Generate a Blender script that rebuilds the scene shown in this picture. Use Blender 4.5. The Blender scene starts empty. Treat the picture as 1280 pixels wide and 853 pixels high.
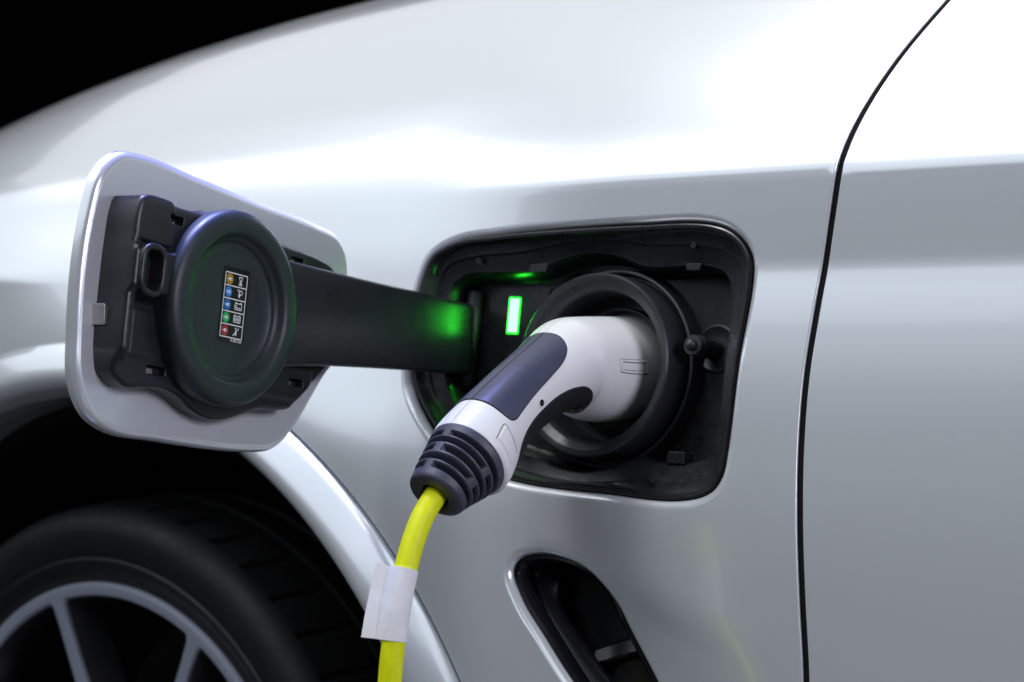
import bpy, math, random
import numpy as np
from mathutils import Vector, Matrix
from mathutils.geometry import delaunay_2d_cdt

# ------------------------------------------------------------------ camera
scene = bpy.context.scene
col = scene.collection
R = math.radians
cam_d = bpy.data.cameras.new('camera'); cam = bpy.data.objects.new('camera', cam_d); col.objects.link(cam)
cam.location = (0.7316, -1.007, 0.0135)
cam.rotation_euler = (R(90), 0, R(38.4))
cam_d.lens = 70; cam_d.sensor_width = 36; cam_d.clip_start = 0.02; cam_d.clip_end = 100
cam_d.dof.use_dof = True; cam_d.dof.focus_distance = 1.17; cam_d.dof.aperture_fstop = 7.1
scene.camera = cam

# ------------------------------------------------------------------ dark hall, its lamps, and an added key and side fill
w = bpy.data.worlds.new('World'); scene.world = w; w.use_nodes = True
w.node_tree.nodes['Background'].inputs[0].default_value = (0.02, 0.022, 0.03, 1)
w.node_tree.nodes['Background'].inputs[1].default_value = 0.02
scene.view_settings.view_transform = 'Standard'; scene.view_settings.look = 'None'
scene.view_settings.exposure = 0; scene.view_settings.gamma = 1

def area(name, loc, aim, sx, sy, power, color, spread=180):
    d = bpy.data.lights.new(name, 'AREA'); d.shape = 'RECTANGLE'; d.size = sx; d.size_y = sy
    d.energy = power; d.color = color; d.spread = R(spread)
    o = bpy.data.objects.new(name, d); col.objects.link(o); o.location = loc
    o.rotation_euler = (Vector(aim) - Vector(loc)).to_track_quat('-Z', 'Y').to_euler()
    return o
LIGHTS = True
area('ceiling_lights', (-2.6, -4.6, 3.0), (-2.6, -4.6, 0), 9.0, 6.6, 245, (0.83, 0.915, 1.0))
area('ceiling_softbox', (-1.9, -0.3, 2.7), (-1.9, -0.3, 0), 4.6, 4.4, 49, (0.97, 0.985, 1.0))
area('added_key', (-0.55, -0.62, 2.05), (-0.05, -0.12, 0.0), 0.6, 0.45, 21, (0.98, 0.985, 1.0))  # added lamp, out of view, to brighten the top of the plug
area('added_side_fill', (2.7, -0.50, 0.8), (-0.15, -0.2, 0), 1.0, 0.8, 40, (0.86, 0.85, 1.0))  # added lamp, out of view, to brighten the flap's inner face
_v = bpy.data.lights.new('violet_spot', 'SPOT'); _v.energy = 950; _v.color = (0.26, 0.30, 1.0); _v.spot_size = R(9.5); _v.spot_blend = 0.7; _v.shadow_soft_size = 0.11
_vo = bpy.data.objects.new('violet_spot', _v); col.objects.link(_vo); _vo.location = (-0.45, 0.15, 1.9)
_vo.rotation_euler = (Vector((-0.19, -0.22, 0.03)) - _vo.location).to_track_quat('-Z', 'Y').to_euler()
for _i, (_x, _y) in enumerate(((-3.6, -1.7), (-2.8, -2.0), (-2.0, -2.2), (-1.2, -2.3), (-0.4, -2.4), (0.5, -2.4))):   # row of small spotlights on the hall's rig
    _d = bpy.data.lights.new('ceiling_spot', 'POINT'); _d.energy = 3.5; _d.shadow_soft_size = 0.03; _d.color = (1, 0.98, 0.94)
    _o = bpy.data.objects.new('ceiling_spot', _d); col.objects.link(_o); _o.location = (_x, _y, 2.5)

# ------------------------------------------------------------------ materials
def mat(name, base, rough=0.5, metallic=0.0, coat=0.0, coat_rough=0.03, spec=0.5, bump=0.0, bscale=800, var=0.0, vscale=30, emit=None, estr=0, ior=1.5):
    m = bpy.data.materials.new(name); m.use_nodes = True; nt = m.node_tree; b = nt.nodes['Principled BSDF']
    I = b.inputs
    I['Base Color'].default_value = (*base, 1); I['Roughness'].default_value = rough; I['Metallic'].default_value = metallic
    I['Coat Weight'].default_value = coat; I['Coat Roughness'].default_value = coat_rough; I['IOR'].default_value = ior
    I['Specular IOR Level'].default_value = spec
    if emit: I['Emission Color'].default_value = (*emit, 1); I['Emission Strength'].default_value = estr
    tc = nt.nodes.new('ShaderNodeTexCoord')
    if bump:
        n = nt.nodes.new('ShaderNodeTexNoise'); n.inputs['Scale'].default_value = bscale; n.inputs['Detail'].default_value = 3
        bp = nt.nodes.new('ShaderNodeBump'); bp.inputs['Strength'].default_value = bump; bp.inputs['Distance'].default_value = 0.0004
        nt.links.new(tc.outputs['Object'], n.inputs['Vector']); nt.links.new(n.outputs[0], bp.inputs['Height'])
        nt.links.new(bp.outputs[0], I['Normal'])
    if var:
        n = nt.nodes.new('ShaderNodeTexNoise'); n.inputs['Scale'].default_value = vscale; n.inputs['Detail'].default_value = 6; n.inputs['Roughness'].default_value = 0.65
        nt.links.new(tc.outputs['Object'], n.inputs['Vector'])
        mr = nt.nodes.new('ShaderNodeMapRange'); mr.inputs['To Min'].default_value = max(0.02, rough - var); mr.inputs['To Max'].default_value = rough + var
        mr.inputs['From Min'].default_value = 0.3; mr.inputs['From Max'].default_value = 0.7
        nt.links.new(n.outputs[0], mr.inputs[0]); nt.links.new(mr.outputs[0], I['Roughness'])
        mx = nt.nodes.new('ShaderNodeMix'); mx.data_type = 'RGBA'
        mx.inputs['A'].default_value = (*[c * 0.8 for c in base], 1); mx.inputs['B'].default_value = (*[min(1, c * 1.2) for c in base], 1)
        nt.links.new(n.outputs[0], mx.inputs['Factor']); nt.links.new(mx.outputs['Result'], I['Base Color'])
    return m
M = {}
M['paint'] = mat('white_pearl_paint', (0.775, 0.805, 0.845), rough=0.23, metallic=0.42, coat=1.0, coat_rough=0.03)
_nt = M['paint'].node_tree                                   # faint orange peel in the clear coat
_tc = _nt.nodes.new('ShaderNodeTexCoord'); _n = _nt.nodes.new('ShaderNodeTexNoise'); _n.inputs['Scale'].default_value = 260; _n.inputs['Detail'].default_value = 2
_b = _nt.nodes.new('ShaderNodeBump'); _b.inputs['Strength'].default_value = 0.25; _b.inputs['Distance'].default_value = 0.00003
_nt.links.new(_tc.outputs['Object'], _n.inputs['Vector']); _nt.links.new(_n.outputs[0], _b.inputs['Height']); _nt.links.new(_b.outputs[0], _nt.nodes['Principled BSDF'].inputs['Coat Normal'])
M['plastic'] = mat('grained_black_plastic', (0.014, 0.015, 0.019), rough=0.36, bump=0.25, bscale=1400, var=0.06, vscale=60)
M['arm'] = mat('smooth_black_plastic', (0.015, 0.016, 0.020), rough=0.29, bump=0.12, bscale=1400, var=0.04, vscale=50)
M['capplastic'] = mat('satin_dark_plastic', (0.018, 0.027, 0.030), rough=0.45, bump=0.12, bscale=1800, var=0.04, vscale=40)  # base tinted teal to carry the indicator's green sheen
M['worn'] = mat('worn_black_plastic', (0.010, 0.010, 0.012), rough=0.32, bump=0.15, bscale=900, var=0.10, vscale=110)
M['ring'] = mat('grey_ring_plastic', (0.026, 0.027, 0.033), rough=0.38, bump=0.1, bscale=900, var=0.1, vscale=50)
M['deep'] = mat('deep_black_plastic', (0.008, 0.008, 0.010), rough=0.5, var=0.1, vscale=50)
M['gloss'] = mat('gloss_black_plastic', (0.006, 0.006, 0.009), rough=0.2)
M['shell'] = mat('white_plug_plastic', (0.80, 0.81, 0.82), rough=0.34, bump=0.04, bscale=2500)
M['grip'] = mat('slate_blue_grip', (0.055, 0.060, 0.105), rough=0.36, bump=0.08, bscale=2500, var=0.04, vscale=60)  # blue of the base includes the blue light on dark rubber
M['under'] = mat('black_soft_plastic', (0.014, 0.014, 0.018), rough=0.5, bump=0.3, bscale=2500)
M['seam'] = mat('dark_seam', (0.003, 0.003, 0.004), rough=0.7, spec=0.2)
M['boot'] = mat('blue_grey_rubber', (0.050, 0.055, 0.082), rough=0.48, bump=0.2, bscale=1500, var=0.05, vscale=80)
M['cable'] = mat('yellow_cable', (0.78, 0.84, 0.002), rough=0.5, spec=0.35, bump=0.1, bscale=700, var=0.05, vscale=90)
M['paper'] = mat('white_tape', (0.82, 0.82, 0.86), rough=0.6, bump=0.5, bscale=160, var=0.05, vscale=60)
M['dullmetal'] = mat('dull_metal', (0.16, 0.15, 0.14), rough=0.4, metallic=0.8)
M['metal'] = mat('zinc_metal', (0.55, 0.54, 0.52), rough=0.35, metallic=1.0, bump=0.3, bscale=600)
M['rim'] = mat('machined_alloy', (0.48, 0.51, 0.64), rough=0.4, metallic=0.6, coat=0.5)
M['rimblack'] = mat('gloss_black_alloy', (0.012, 0.012, 0.016), rough=0.3, coat=0.4)
M['tyre'] = mat('tyre_rubber', (0.008, 0.008, 0.009), rough=0.6, spec=0.3, bump=0.4, bscale=300, var=0.1, vscale=25)
M['liner'] = mat('felt_liner', (0.006, 0.006, 0.006), rough=0.9)
M['floor'] = mat('dark_floor', (0.05, 0.05, 0.055), rough=0.3, var=0.08, vscale=3)
M['led'] = mat('green_led', (0.6, 1.0, 0.6), rough=0.4, emit=(0.03, 1.0, 0.035), estr=19)
M['ledrim'] = mat('green_led_rim', (0.02, 0.4, 0.03), rough=0.4, emit=(0.0, 1.0, 0.02), estr=1.6)
M['ink'] = mat('white_print', (0.80, 0.80, 0.80), rough=0.5)
M['label'] = mat('black_label', (0.004, 0.004, 0.005), rough=0.35)
M['yel'] = mat('amber_print', (0.62, 0.38, 0.02), rough=0.5)
M['blu'] = mat('blue_print', (0.03, 0.25, 0.70), rough=0.5)
M['grn'] = mat('green_print', (0.01, 0.50, 0.12), rough=0.5)
M['red'] = mat('red_print', (0.62, 0.05, 0.03), rough=0.5)
PROFTAB = [
 [(-.60,-10),(-.40,-4),(-.25,1),(-.15,4),(-.05,8),(.02,10),(.050,11),(.066,4.5),(.110,4.5),(.1145,5.5),(.120,24),(.135,28),(.17,33),(.24,38),(.30,47),(.35,60),(.40,80),(.45,92),(.8,95)],
 [(-.60,-10),(-.40,-4),(-.25,1),(-.15,3),(-.07,6),(-.02,10.5),(.05,13.5),(.10,20),(.17,31),(.24,38),(.30,47),(.35,60),(.40,80),(.45,92),(.8,95)],
 [(-.60,-10),(-.40,-4),(-.25,-2),(-.10,-2),(.03,-1),(.060,0),(.067,22),(.12,30),(.17,35),(.24,40),(.30,48),(.35,60),(.40,80),(.45,92),(.8,95)],
]
# ---- body side surface: three vertical profiles blended along the car -------------
def _profile(tab):
    S = [-0.60 + 0.002 * i for i in range(701)]           # arc length
    ta = [t[0] for t in tab]; tv = [t[1] for t in tab]
    def tilt(s):
        for i in range(len(ta) - 1):
            if s <= ta[i + 1]:
                k = max(0.0, min(1.0, (s - ta[i]) / (ta[i + 1] - ta[i])))
                k = k * k * (3 - 2 * k)
                return math.radians(tv[i] + (tv[i + 1] - tv[i]) * k)
        return math.radians(tv[-1])
    i0 = 300
    Y = [0.0] * len(S); Z = [0.0] * len(S)
    for i in range(i0 + 1, len(S)):
        a = tilt(S[i] - 0.001); Y[i] = Y[i-1] + 0.002 * math.sin(a); Z[i] = Z[i-1] + 0.002 * math.cos(a)
    for i in range(i0 - 1, -1, -1):
        a = tilt(S[i] + 0.001); Y[i] = Y[i+1] - 0.002 * math.sin(a); Z[i] = Z[i+1] - 0.002 * math.cos(a)
    return Y, Z
PROF = [_profile(t) for t in PROFTAB]
for _k in (1, 2):                                          # all three share the flank and meet again on the shoulder
    _dy = PROF[0][0][420] - PROF[_k][0][420]; _dz = PROF[0][1][420] - PROF[_k][1][420]
    _f = [0.0 if i < 310 else (1.0 if i > 420 else (lambda t: t * t * (3 - 2 * t))((i - 310) / 110.0)) for i in range(701)]
    PROF[_k] = ([y + _dy * f for y, f in zip(PROF[_k][0], _f)], [z + _dz * f for z, f in zip(PROF[_k][1], _f)])
def _pv(k, s):
    q = (s + 0.60) / 0.002; i = int(max(0, min(699, math.floor(q)))); f = q - i
    Y, Z = PROF[k]
    return Y[i] + (Y[i+1] - Y[i]) * f, Z[i] + (Z[i+1] - Z[i]) * f
def sst(a, b, x):
    k = max(0.0, min(1.0, (x - a) / (b - a))); return k * k * (3 - 2 * k)
def interp(x, tab):
    if x <= tab[0][0]: return tab[0][1]
    for (x0, y0), (x1, y1) in zip(tab, tab[1:]):
        if x <= x1: return y0 + (y1 - y0) * (x - x0) / (x1 - x0)
    return tab[-1][1]
KT = [(-1.3, .22), (-1.0, .40), (-.859, .51), (-.74, .65), (-.628, .755), (-.5, .845), (-.402, .90), (-.25, .955), (-.1, .99), (.1, 1.02), (.5, 1.04), (1.0, 1.05)]
def _smooth_tab(x):
    return sum(interp(x + d, KT) for d in (-.06, -.03, 0, .03, .06)) / 5.0
ARCH_C = (-0.478, -0.454); ARCH_R = 0.467
def body_point(x, s):
    w1 = sst(0.015, -0.185, x) if x > -0.185 else 1.0
    w2 = sst(-0.40, -0.70, x) if x > -0.70 else 1.0
    y0, z0 = _pv(0, s)
    if w1 > 0:
        y1, z1 = _pv(1, s)
        if w2 > 0:
            y2, z2 = _pv(2, s); y1 += (y2 - y1) * w2; z1 += (z2 - z1) * w2
        y0 += (y1 - y0) * w1; z0 += (z1 - z0) * w1
    zc, yc = 0.125, 0.018
    if z0 > zc:
        k = _smooth_tab(x); g = sst(zc, zc + .05, z0)
        k = 1 + (k - 1) * g
        z0 = zc + (z0 - zc) * k
    d = math.hypot(x - ARCH_C[0], z0 - ARCH_C[1])
    y0 -= 0.012 * (1 - sst(0.46, 0.58, d))
    # the side curves round to the nose ahead of the wheel and tapers in a little to the rear
    if x < -0.55: y0 += 0.30 * (x + 0.55) ** 2
    # scooped surface behind and above the side vent
    y0 += vent_scoop(x, z0)
    return (x, y0, z0)
def seg_d(px, pz, a, b):
    dx, dz = b[0]-a[0], b[1]-a[1]; L = dx*dx+dz*dz
    t = max(0, min(1, ((px-a[0])*dx + (pz-a[1])*dz)/L))
    return math.hypot(px-a[0]-t*dx, pz-a[1]-t*dz), t
def vent_scoop(x, z):
    # the metal dips in behind the vent, under a soft horizontal edge that fades rearwards
    if z > -0.06 or z < -0.40 or x < -0.06 or x > 0.2: return 0.0
    xl = -0.050 + (-0.130 - z) * 0.80 if z < -0.130 else -0.050
    zr = -0.112 - 0.16 * (x + 0.04) - 0.6 * max(0.0, x + 0.04) ** 2
    e = x - xl
    return 0.0095 * sst(zr + 0.003, zr - 0.030, z) * sst(0.0, 0.03, e) * math.exp(-max(0, e - 0.05) ** 2 / 0.055 ** 2) * (1 - sst(0.11, 0.16, x))
def body_n(x, s):
    e = 0.0015
    a = body_point(x + e, s); b = body_point(x - e, s); c = body_point(x, s + e); d = body_point(x, s - e)
    u = [a[i]-b[i] for i in range(3)]; v = [c[i]-d[i] for i in range(3)]
    n = (u[1]*v[2]-u[2]*v[1], u[2]*v[0]-u[0]*v[2], u[0]*v[1]-u[1]*v[0])
    L = math.sqrt(sum(q*q for q in n)) or 1.0
    return (n[0]/L, n[1]/L, n[2]/L)      # points to -Y (out of the car)
# ------------------------------------------------------------------ helpers
def link(o, parent=None):
    col.objects.link(o)
    if parent is not None: o.parent = parent
    return o
def empty(name, loc=(0, 0, 0)):
    o = bpy.data.objects.new(name, None); o.location = loc; o.empty_display_size = 0.05; col.objects.link(o); return o
def mesh(name, V, Fc, mats, parent=None, N=None, mi=None, smooth=True, sharp=None):
    me = bpy.data.meshes.new(name); me.from_pydata([tuple(v) for v in V], [], Fc); me.validate(clean_customdata=False)
    if not isinstance(mats, (list, tuple)): mats = [mats]
    for m in mats: me.materials.append(m)
    if mi: me.polygons.foreach_set('material_index', mi[:len(me.polygons)])
    me.polygons.foreach_set('use_smooth', [smooth] * len(me.polygons)); me.update()
    if sharp is not None: me.set_sharp_from_angle(angle=R(sharp))
    if N is not None: me.normals_split_custom_set_from_vertices([tuple(n) for n in N])
    o = bpy.data.objects.new(name, me); link(o, parent)
    if parent is not None and parent.location.length > 0: o.matrix_parent_inverse = parent.matrix_world.inverted() if False else Matrix.Translation(-parent.location)
    return o
def cr_closed(P, step, tens=0.5):
    """closed smooth curve through P, resampled at about `step`"""
    n = len(P); out = []
    for i in range(n):
        p0, p1, p2, p3 = (np.array(P[(i + k - 1) % n], float) for k in range(4))
        L = max(np.linalg.norm(p2 - p1), 1e-9)
        d01 = max(np.linalg.norm(p1 - p0), 1e-9); d23 = max(np.linalg.norm(p3 - p2), 1e-9)
        m1 = ((p2 - p1) / L + (p1 - p0) / d01) * 0.5 * L
        m2 = ((p2 - p1) / L + (p3 - p2) / d23) * 0.5 * L
        k = max(2, int(L / step + 0.5))
        for j in range(k):
            t = j / k
            out.append((2*t**3-3*t*t+1)*p1 + (t**3-2*t*t+t)*m1 + (-2*t**3+3*t*t)*p2 + (t**3-t*t)*m2)
    return [tuple(q) for q in out]
def round_poly(P, r, step=None, seg=6):
    """closed polygon with corners rounded by radius r (number or list), straight runs resampled"""
    n = len(P); rr = r if isinstance(r, (list, tuple)) else [r] * n; out = []
    for i in range(n):
        a, b, c = (np.array(P[(i + k - 1) % n], float) for k in range(3))
        u = a - b; v = c - b; lu, lv = np.linalg.norm(u), np.linalg.norm(v); u /= lu; v /= lv
        ang = math.acos(max(-1, min(1, float(u @ v)))); q = min(rr[i] / max(math.tan(ang / 2), 1e-6), lu * .49, lv * .49)
        if rr[i] <= 0 or ang > 3.1: out.append(tuple(b)); continue
        p0, p2 = b + u * q, b + v * q
        for j in range(seg + 1):
            t = j / seg; out.append(tuple((1-t)**2 * p0 + 2*t*(1-t) * b + t*t * p2))
    if step:
        res = []
        for p, q in zip(out, out[1:] + out[:1]):
            L = math.dist(p, q); k = max(1, int(L / step + .5))
            for j in range(k): res.append(tuple(np.array(p) + (np.array(q) - np.array(p)) * j / k))
        out = res
    return out
def area2(P): return sum(a[0]*b[1] - b[0]*a[1] for a, b in zip(P, P[1:] + P[:1])) / 2
def dedupe(P, eps=1e-5):
    out = []
    for p in P:
        if not out or math.dist(p, out[-1]) > eps: out.append(p)
    if math.dist(out[0], out[-1]) < eps: out.pop()
    return out
def inset(P, d):
    n = len(P); out = []
    for i in range(n):
        a, b, c = (np.array(P[(i + k - 1) % n], float) for k in range(3))
        e1 = (b - a) / max(np.linalg.norm(b - a), 1e-9); e2 = (c - b) / max(np.linalg.norm(c - b), 1e-9)
        n1 = np.array((-e1[1], e1[0])); n2 = np.array((-e2[1], e2[0])); m = n1 + n2; L = np.linalg.norm(m)
        m = n1 if L < 1e-6 else m / L
        out.append(tuple(b + m * d / max(0.5, float(m @ n1))))
    return out
def inside(P, X, Y):
    P = np.array(P); r = np.zeros(X.shape, bool)
    x0, y0 = P[:, 0], P[:, 1]; x1, y1 = np.roll(x0, -1), np.roll(y0, -1)
    for a, b, c, d in zip(x0, y0, x1, y1):
        if b == d: continue
        k = ((b > Y) != (d > Y)) & (X < (c - a) * (Y - b) / (d - b) + a); r ^= k
    return r
def near_dist(loops, X, Y, lim):
    D = np.full(X.shape, 1e9)
    for P in loops:
        P = np.array(P)
        for k in range(0, len(P), 64):
            q = P[k:k+64]; D = np.minimum(D, np.sqrt((X[:, None]-q[None, :, 0])**2 + (Y[:, None]-q[None, :, 1])**2).min(1))
    return D
def patch(name, outline, fn, m, parent=None, holes=(), step=0.006, top=0.0, depth=0.004, rim=0.001, nr=4, shear=(0, 0), hole_depth=None, hole_rim=None, down=None):
    """a plate: outline (2D, in the surface's own coordinates), rolled edge, side walls; fn(u,v) -> point, normal"""
    loops = [dedupe(list(outline))] + [dedupe(list(h)) for h in holes]
    if area2(loops[0]) < 0: loops[0].reverse()
    for h in loops[1:]:
        if area2(h) > 0: h.reverse()
    rims = [rim] + [rim if hole_rim is None else hole_rim] * len(holes)
    ins = [inset(P, q) for P, q in zip(loops, rims)]
    o = np.array(ins[0]); lo, hi = o.min(0), o.max(0)
    gx = np.arange(lo[0], hi[0] + step, step); gy = np.arange(lo[1], hi[1] + step, step * .866)
    X, Y = np.meshgrid(gx, gy); X = X + (np.arange(len(gy)) % 2)[:, None] * step * .5
    X, Y = X.ravel(), Y.ravel()
    k = inside(ins[0], X, Y)
    for h in ins[1:]: k &= ~inside(h, X, Y)
    X, Y = X[k], Y[k]
    if len(X):
        k = near_dist(ins, X, Y, step) > step * .45; X, Y = X[k], Y[k]
    pts = []; edges = []
    for P in ins:
        b = len(pts); pts += P; edges += [(b + i, b + (i + 1) % len(P)) for i in range(len(P))]
    nb = len(pts)
    pts += list(zip(X.tolist(), Y.tolist()))
    cv, ce, cf, ov, oe, of = delaunay_2d_cdt([Vector(p) for p in pts], edges, [], 0, 1e-7)
    C = np.array([[sum(cv[i][j] for i in f) / len(f) for j in (0, 1)] for f in cf])
    keep = inside(ins[0], C[:, 0], C[:, 1])
    for h in ins[1:]: keep &= ~inside(h, C[:, 0], C[:, 1])
    V, N, Fc = [], [], []
    src = {}
    for i, c in enumerate(cv):
        p, n = fn(c[0], c[1]); V.append([p[q] + n[q] * top for q in range(3)]); N.append(n)
        for o_ in ov[i]: src[o_] = i
    p0, n0 = fn(cv[0][0], cv[0][1]); e = 1e-4
    pa, pb = fn(cv[0][0] + e, cv[0][1])[0], fn(cv[0][0], cv[0][1] + e)[0]
    a = [pa[i]-p0[i] for i in range(3)]; b = [pb[i]-p0[i] for i in range(3)]
    cr = (a[1]*b[2]-a[2]*b[1], a[2]*b[0]-a[0]*b[2], a[0]*b[1]-a[1]*b[0])
    flip = sum(cr[i]*n0[i] for i in range(3)) < 0
    for f, kk in zip(cf, keep):
        if kk: Fc.append(tuple(f)[::-1] if flip else tuple(f))
    base = 0; rim0 = rim
    for li, (P, Q) in enumerate(zip(loops, ins)):
        rim = rims[li]; n = len(P); prev = [src[base + i] for i in range(n)]; base += n
        dp = depth if (li == 0 or hole_depth is None) else hole_depth
        fr = [fn(*Q[i]) for i in range(n)]; fo = [fn(*P[i]) for i in range(n)]
        levels = [(math.sin(t * math.pi / 2 / nr), 1 - math.cos(t * math.pi / 2 / nr), t / nr) for t in range(1, nr + 1)] + [(1, None, 1)]
        for (a_, dn, _t) in levels:
            cur = []
            for i in range(n):
                (pq, nq), (pp, np_) = fr[i], fo[i]
                out = [pp[k]-pq[k] for k in range(3)]; L = math.sqrt(sum(q*q for q in out)) or 1; od = [q / L for q in out]
                hh = top - (rim * dn if dn is not None else dp)
                pos = [pq[k] + out[k] * a_ + nq[k] * hh for k in range(3)]
                if dn is None and down is not None: pos = [V[prev[i]][k] + down[k] * dp for k in range(3)]
                if dn is None: pos[0] += shear[0]; pos[1] += shear[1]; nn = od
                else:
                    s_, c_ = math.sin(_t * math.pi / 2), math.cos(_t * math.pi / 2); nn = [nq[k] * c_ + od[k] * s_ for k in range(3)]
                V.append(pos); N.append(nn); cur.append(len(V) - 1)
            for i in range(n):
                j = (i + 1) % n; f = (prev[i], cur[i], cur[j], prev[j]); Fc.append(f[::-1] if flip else f)
            prev = cur
    return mesh(name, V, Fc, m, parent, N)
def loft(name, secs, m, parent=None, caps=(True, True), sharp=None, closed=True, mi=None):
    V = [p for s in secs for p in s]; n = len(secs[0]); Fc = []
    for k in range(len(secs) - 1):
        for i in range(n if closed else n - 1):
            j = (i + 1) % n; Fc.append((k*n+i, k*n+j, (k+1)*n+j, (k+1)*n+i))
    if caps[0]: Fc.append(tuple(range(n))[::-1])
    if caps[1]: Fc.append(tuple((len(secs)-1)*n + i for i in range(n)))
    return mesh(name, V, Fc, m, parent, sharp=sharp, mi=mi)
def frame_of(axis):
    a = Vector(axis).normalized(); u = a.orthogonal().normalized(); v = a.cross(u); return a, u, v
def lathe(name, prof, c, axis, m, parent=None, n=96, sharp=40, ux=None, mod=None, a0=0, a1=360):
    """prof = [(radius, height along axis)]"""
    a = Vector(axis).normalized(); u = (Vector(ux) - a * a.dot(Vector(ux))).normalized() if ux else a.orthogonal().normalized(); v = a.cross(u); c = Vector(c)
    full = abs(a1 - a0) >= 359.9; nn = n if full else n + 1
    V, Fc = [], []
    for k, (r, h) in enumerate(prof):
        for i in range(nn):
            t = R(a0 + (a1 - a0) * i / n); rr = r + (mod(k, i) if mod else 0)
            V.append(c + u * rr * math.cos(t) + v * rr * math.sin(t) + a * h)
    for k in range(len(prof) - 1):
        for i in range(n):
            j = (i + 1) % nn; Fc.append((k*nn+i, k*nn+j, (k+1)*nn+j, (k+1)*nn+i))
    return mesh(name, V, Fc, m, parent, sharp=sharp)
def tube(name, path, r, m, parent=None, n=24, ref=(1, 0, 0)):
    P = [Vector(p) for p in path]; secs = []
    for i, p in enumerate(P):
        t = (P[min(i+1, len(P)-1)] - P[max(i-1, 0)]).normalized(); u = Vector(ref) - t * t.dot(Vector(ref)); u.normalize(); v = t.cross(u)
        rr = r[i] if isinstance(r, (list, tuple)) else r
        secs.append([p + u * rr * math.cos(2*math.pi*k/n) + v * rr * math.sin(2*math.pi*k/n) for k in range(n)])
    return loft(name, secs, m, parent)
def curve3(P, step):
    P = [np.array(p, float) for p in P]; out = []
    for i in range(len(P) - 1):
        p1, p2 = P[i], P[i+1]; p0 = P[i-1] if i else p1; p3 = P[i+2] if i + 2 < len(P) else p2
        k = max(1, int(np.linalg.norm(p2-p1) / step)); m1 = (p2-p0)/2; m2 = (p3-p1)/2
        for j in range(k):
            t = j / k; out.append((2*t**3-3*t*t+1)*p1 + (t**3-2*t*t+t)*m1 + (-2*t**3+3*t*t)*p2 + (t**3-t*t)*m2)
    out.append(P[-1]); return [tuple(float(c) for c in q) for q in out]
# ---- charging plug: swept shell. station = (ridge Y, ridge Z, angle, half height top, half height bottom, half width)
PLUG_X = -0.006
ST = [(.045,.0293,0,.0332,.0332,.0332),(.022,.0291,0,.0334,.0334,.0334),(.004,.0289,0,.0330,.0330,.0332),(-.012,.0286,2,.0318,.0312,.0325),
      (-.0265,.0274,9,.0295,.0285,.0308),(-.0385,.0222,22,.0265,.0270,.0280),(-.0500,.0150,29,.0240,.0255,.0255),(-.0640,.0075,30,.0220,.0245,.0232),
      (-.0800,-.0010,30,.0212,.0235,.0222),(-.0960,-.0101,30,.0214,.0232,.0224),(-.1110,-.0188,30,.0228,.0255,.0238),
      (-.1215,-.0252,30,.0246,.0285,.0256),(-.1275,-.0295,31,.0250,.0292,.0262),(-.1310,-.0325,32,.0243,.0284,.0258),(-.1322,-.0338,32,.0225,.0262,.0240)]
def _plug_tab():
    C = []
    for (y, z, a, ht, hb, hw) in ST:
        a = math.radians(a)
        # tangent heads out (-Y) and down; the ridge normal is square to it
        ny, nz = -math.sin(a), math.cos(a)
        hc = (ht + hb) / 2
        C.append((y - ny * hc, z - nz * hc, a, hc, hw))
    L = [0.0]
    for p, q in zip(C, C[1:]): L.append(L[-1] + math.hypot(q[0]-p[0], q[1]-p[1]))
    return C, L
PC, PL = _plug_tab()
def _pch(s, k):
    # monotone-ish cubic (Catmull-Rom on uneven knots)
    n = len(PL)
    s = max(PL[0], min(PL[-1], s))
    i = 0
    while i < n - 2 and s > PL[i+1]: i += 1
    h = PL[i+1] - PL[i]; t = (s - PL[i]) / h
    def m(j):
        if j == 0: return (PC[1][k]-PC[0][k])/(PL[1]-PL[0])
        if j == n-1: return (PC[-1][k]-PC[-2][k])/(PL[-1]-PL[-2])
        return (PC[j+1][k]-PC[j-1][k])/(PL[j+1]-PL[j-1])
    p0, p1, m0, m1 = PC[i][k], PC[i+1][k], m(i)*h, m(i+1)*h
    return (2*t**3-3*t*t+1)*p0 + (t**3-2*t*t+t)*m0 + (-2*t**3+3*t*t)*p1 + (t**3-t*t)*m1
def plug_point(s, th):
    cy, cz, a, hh, hw = [_pch(s, k) for k in range(5)]
    # th = 0 on the ridge, +90 deg on the side turned to +X
    ny, nz = -math.sin(a), math.cos(a)
    c, w = math.cos(th), math.sin(th)
    return (PLUG_X + hw * w, cy + ny * hh * c, cz + nz * hh * c)
def plug_n(s, th):
    e = 1e-3
    s0 = max(PL[0]+e, min(PL[-1]-e, s))
    a = plug_point(s0+e, th); b = plug_point(s0-e, th); c = plug_point(s0, th+.02); d = plug_point(s0, th-.02)
    u = [a[i]-b[i] for i in range(3)]; v = [c[i]-d[i] for i in range(3)]
    n = (u[1]*v[2]-u[2]*v[1], u[2]*v[0]-u[0]*v[2], u[0]*v[1]-u[1]*v[0])
    L = math.sqrt(sum(q*q for q in n)) or 1.0
    n = (n[0]/L, n[1]/L, n[2]/L)
    ctr = (PLUG_X, _pch(s0,0), _pch(s0,1)); p = plug_point(s0, th)
    if sum(n[i]*(p[i]-ctr[i]) for i in range(3)) < 0: n = (-n[0],-n[1],-n[2])
    return n
MM = 0.001
def mm(L): return [(a * MM, b * MM) for a, b in L]
def bfn(x, s): return body_point(x, s), body_n(x, s)

# ================================================================== SETTING
fl = mesh('floor', [(-7, -7, -.686), (7, -7, -.686), (7, 7, -.686), (-7, 7, -.686)], [(0, 1, 2, 3)], M['floor']); fl['kind'] = 'structure'

# ================================================================== CAR
car = empty('car'); car['label'] = 'white car with its charging flap open, seen from the front wing to the door'; car['category'] = 'car'

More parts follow.
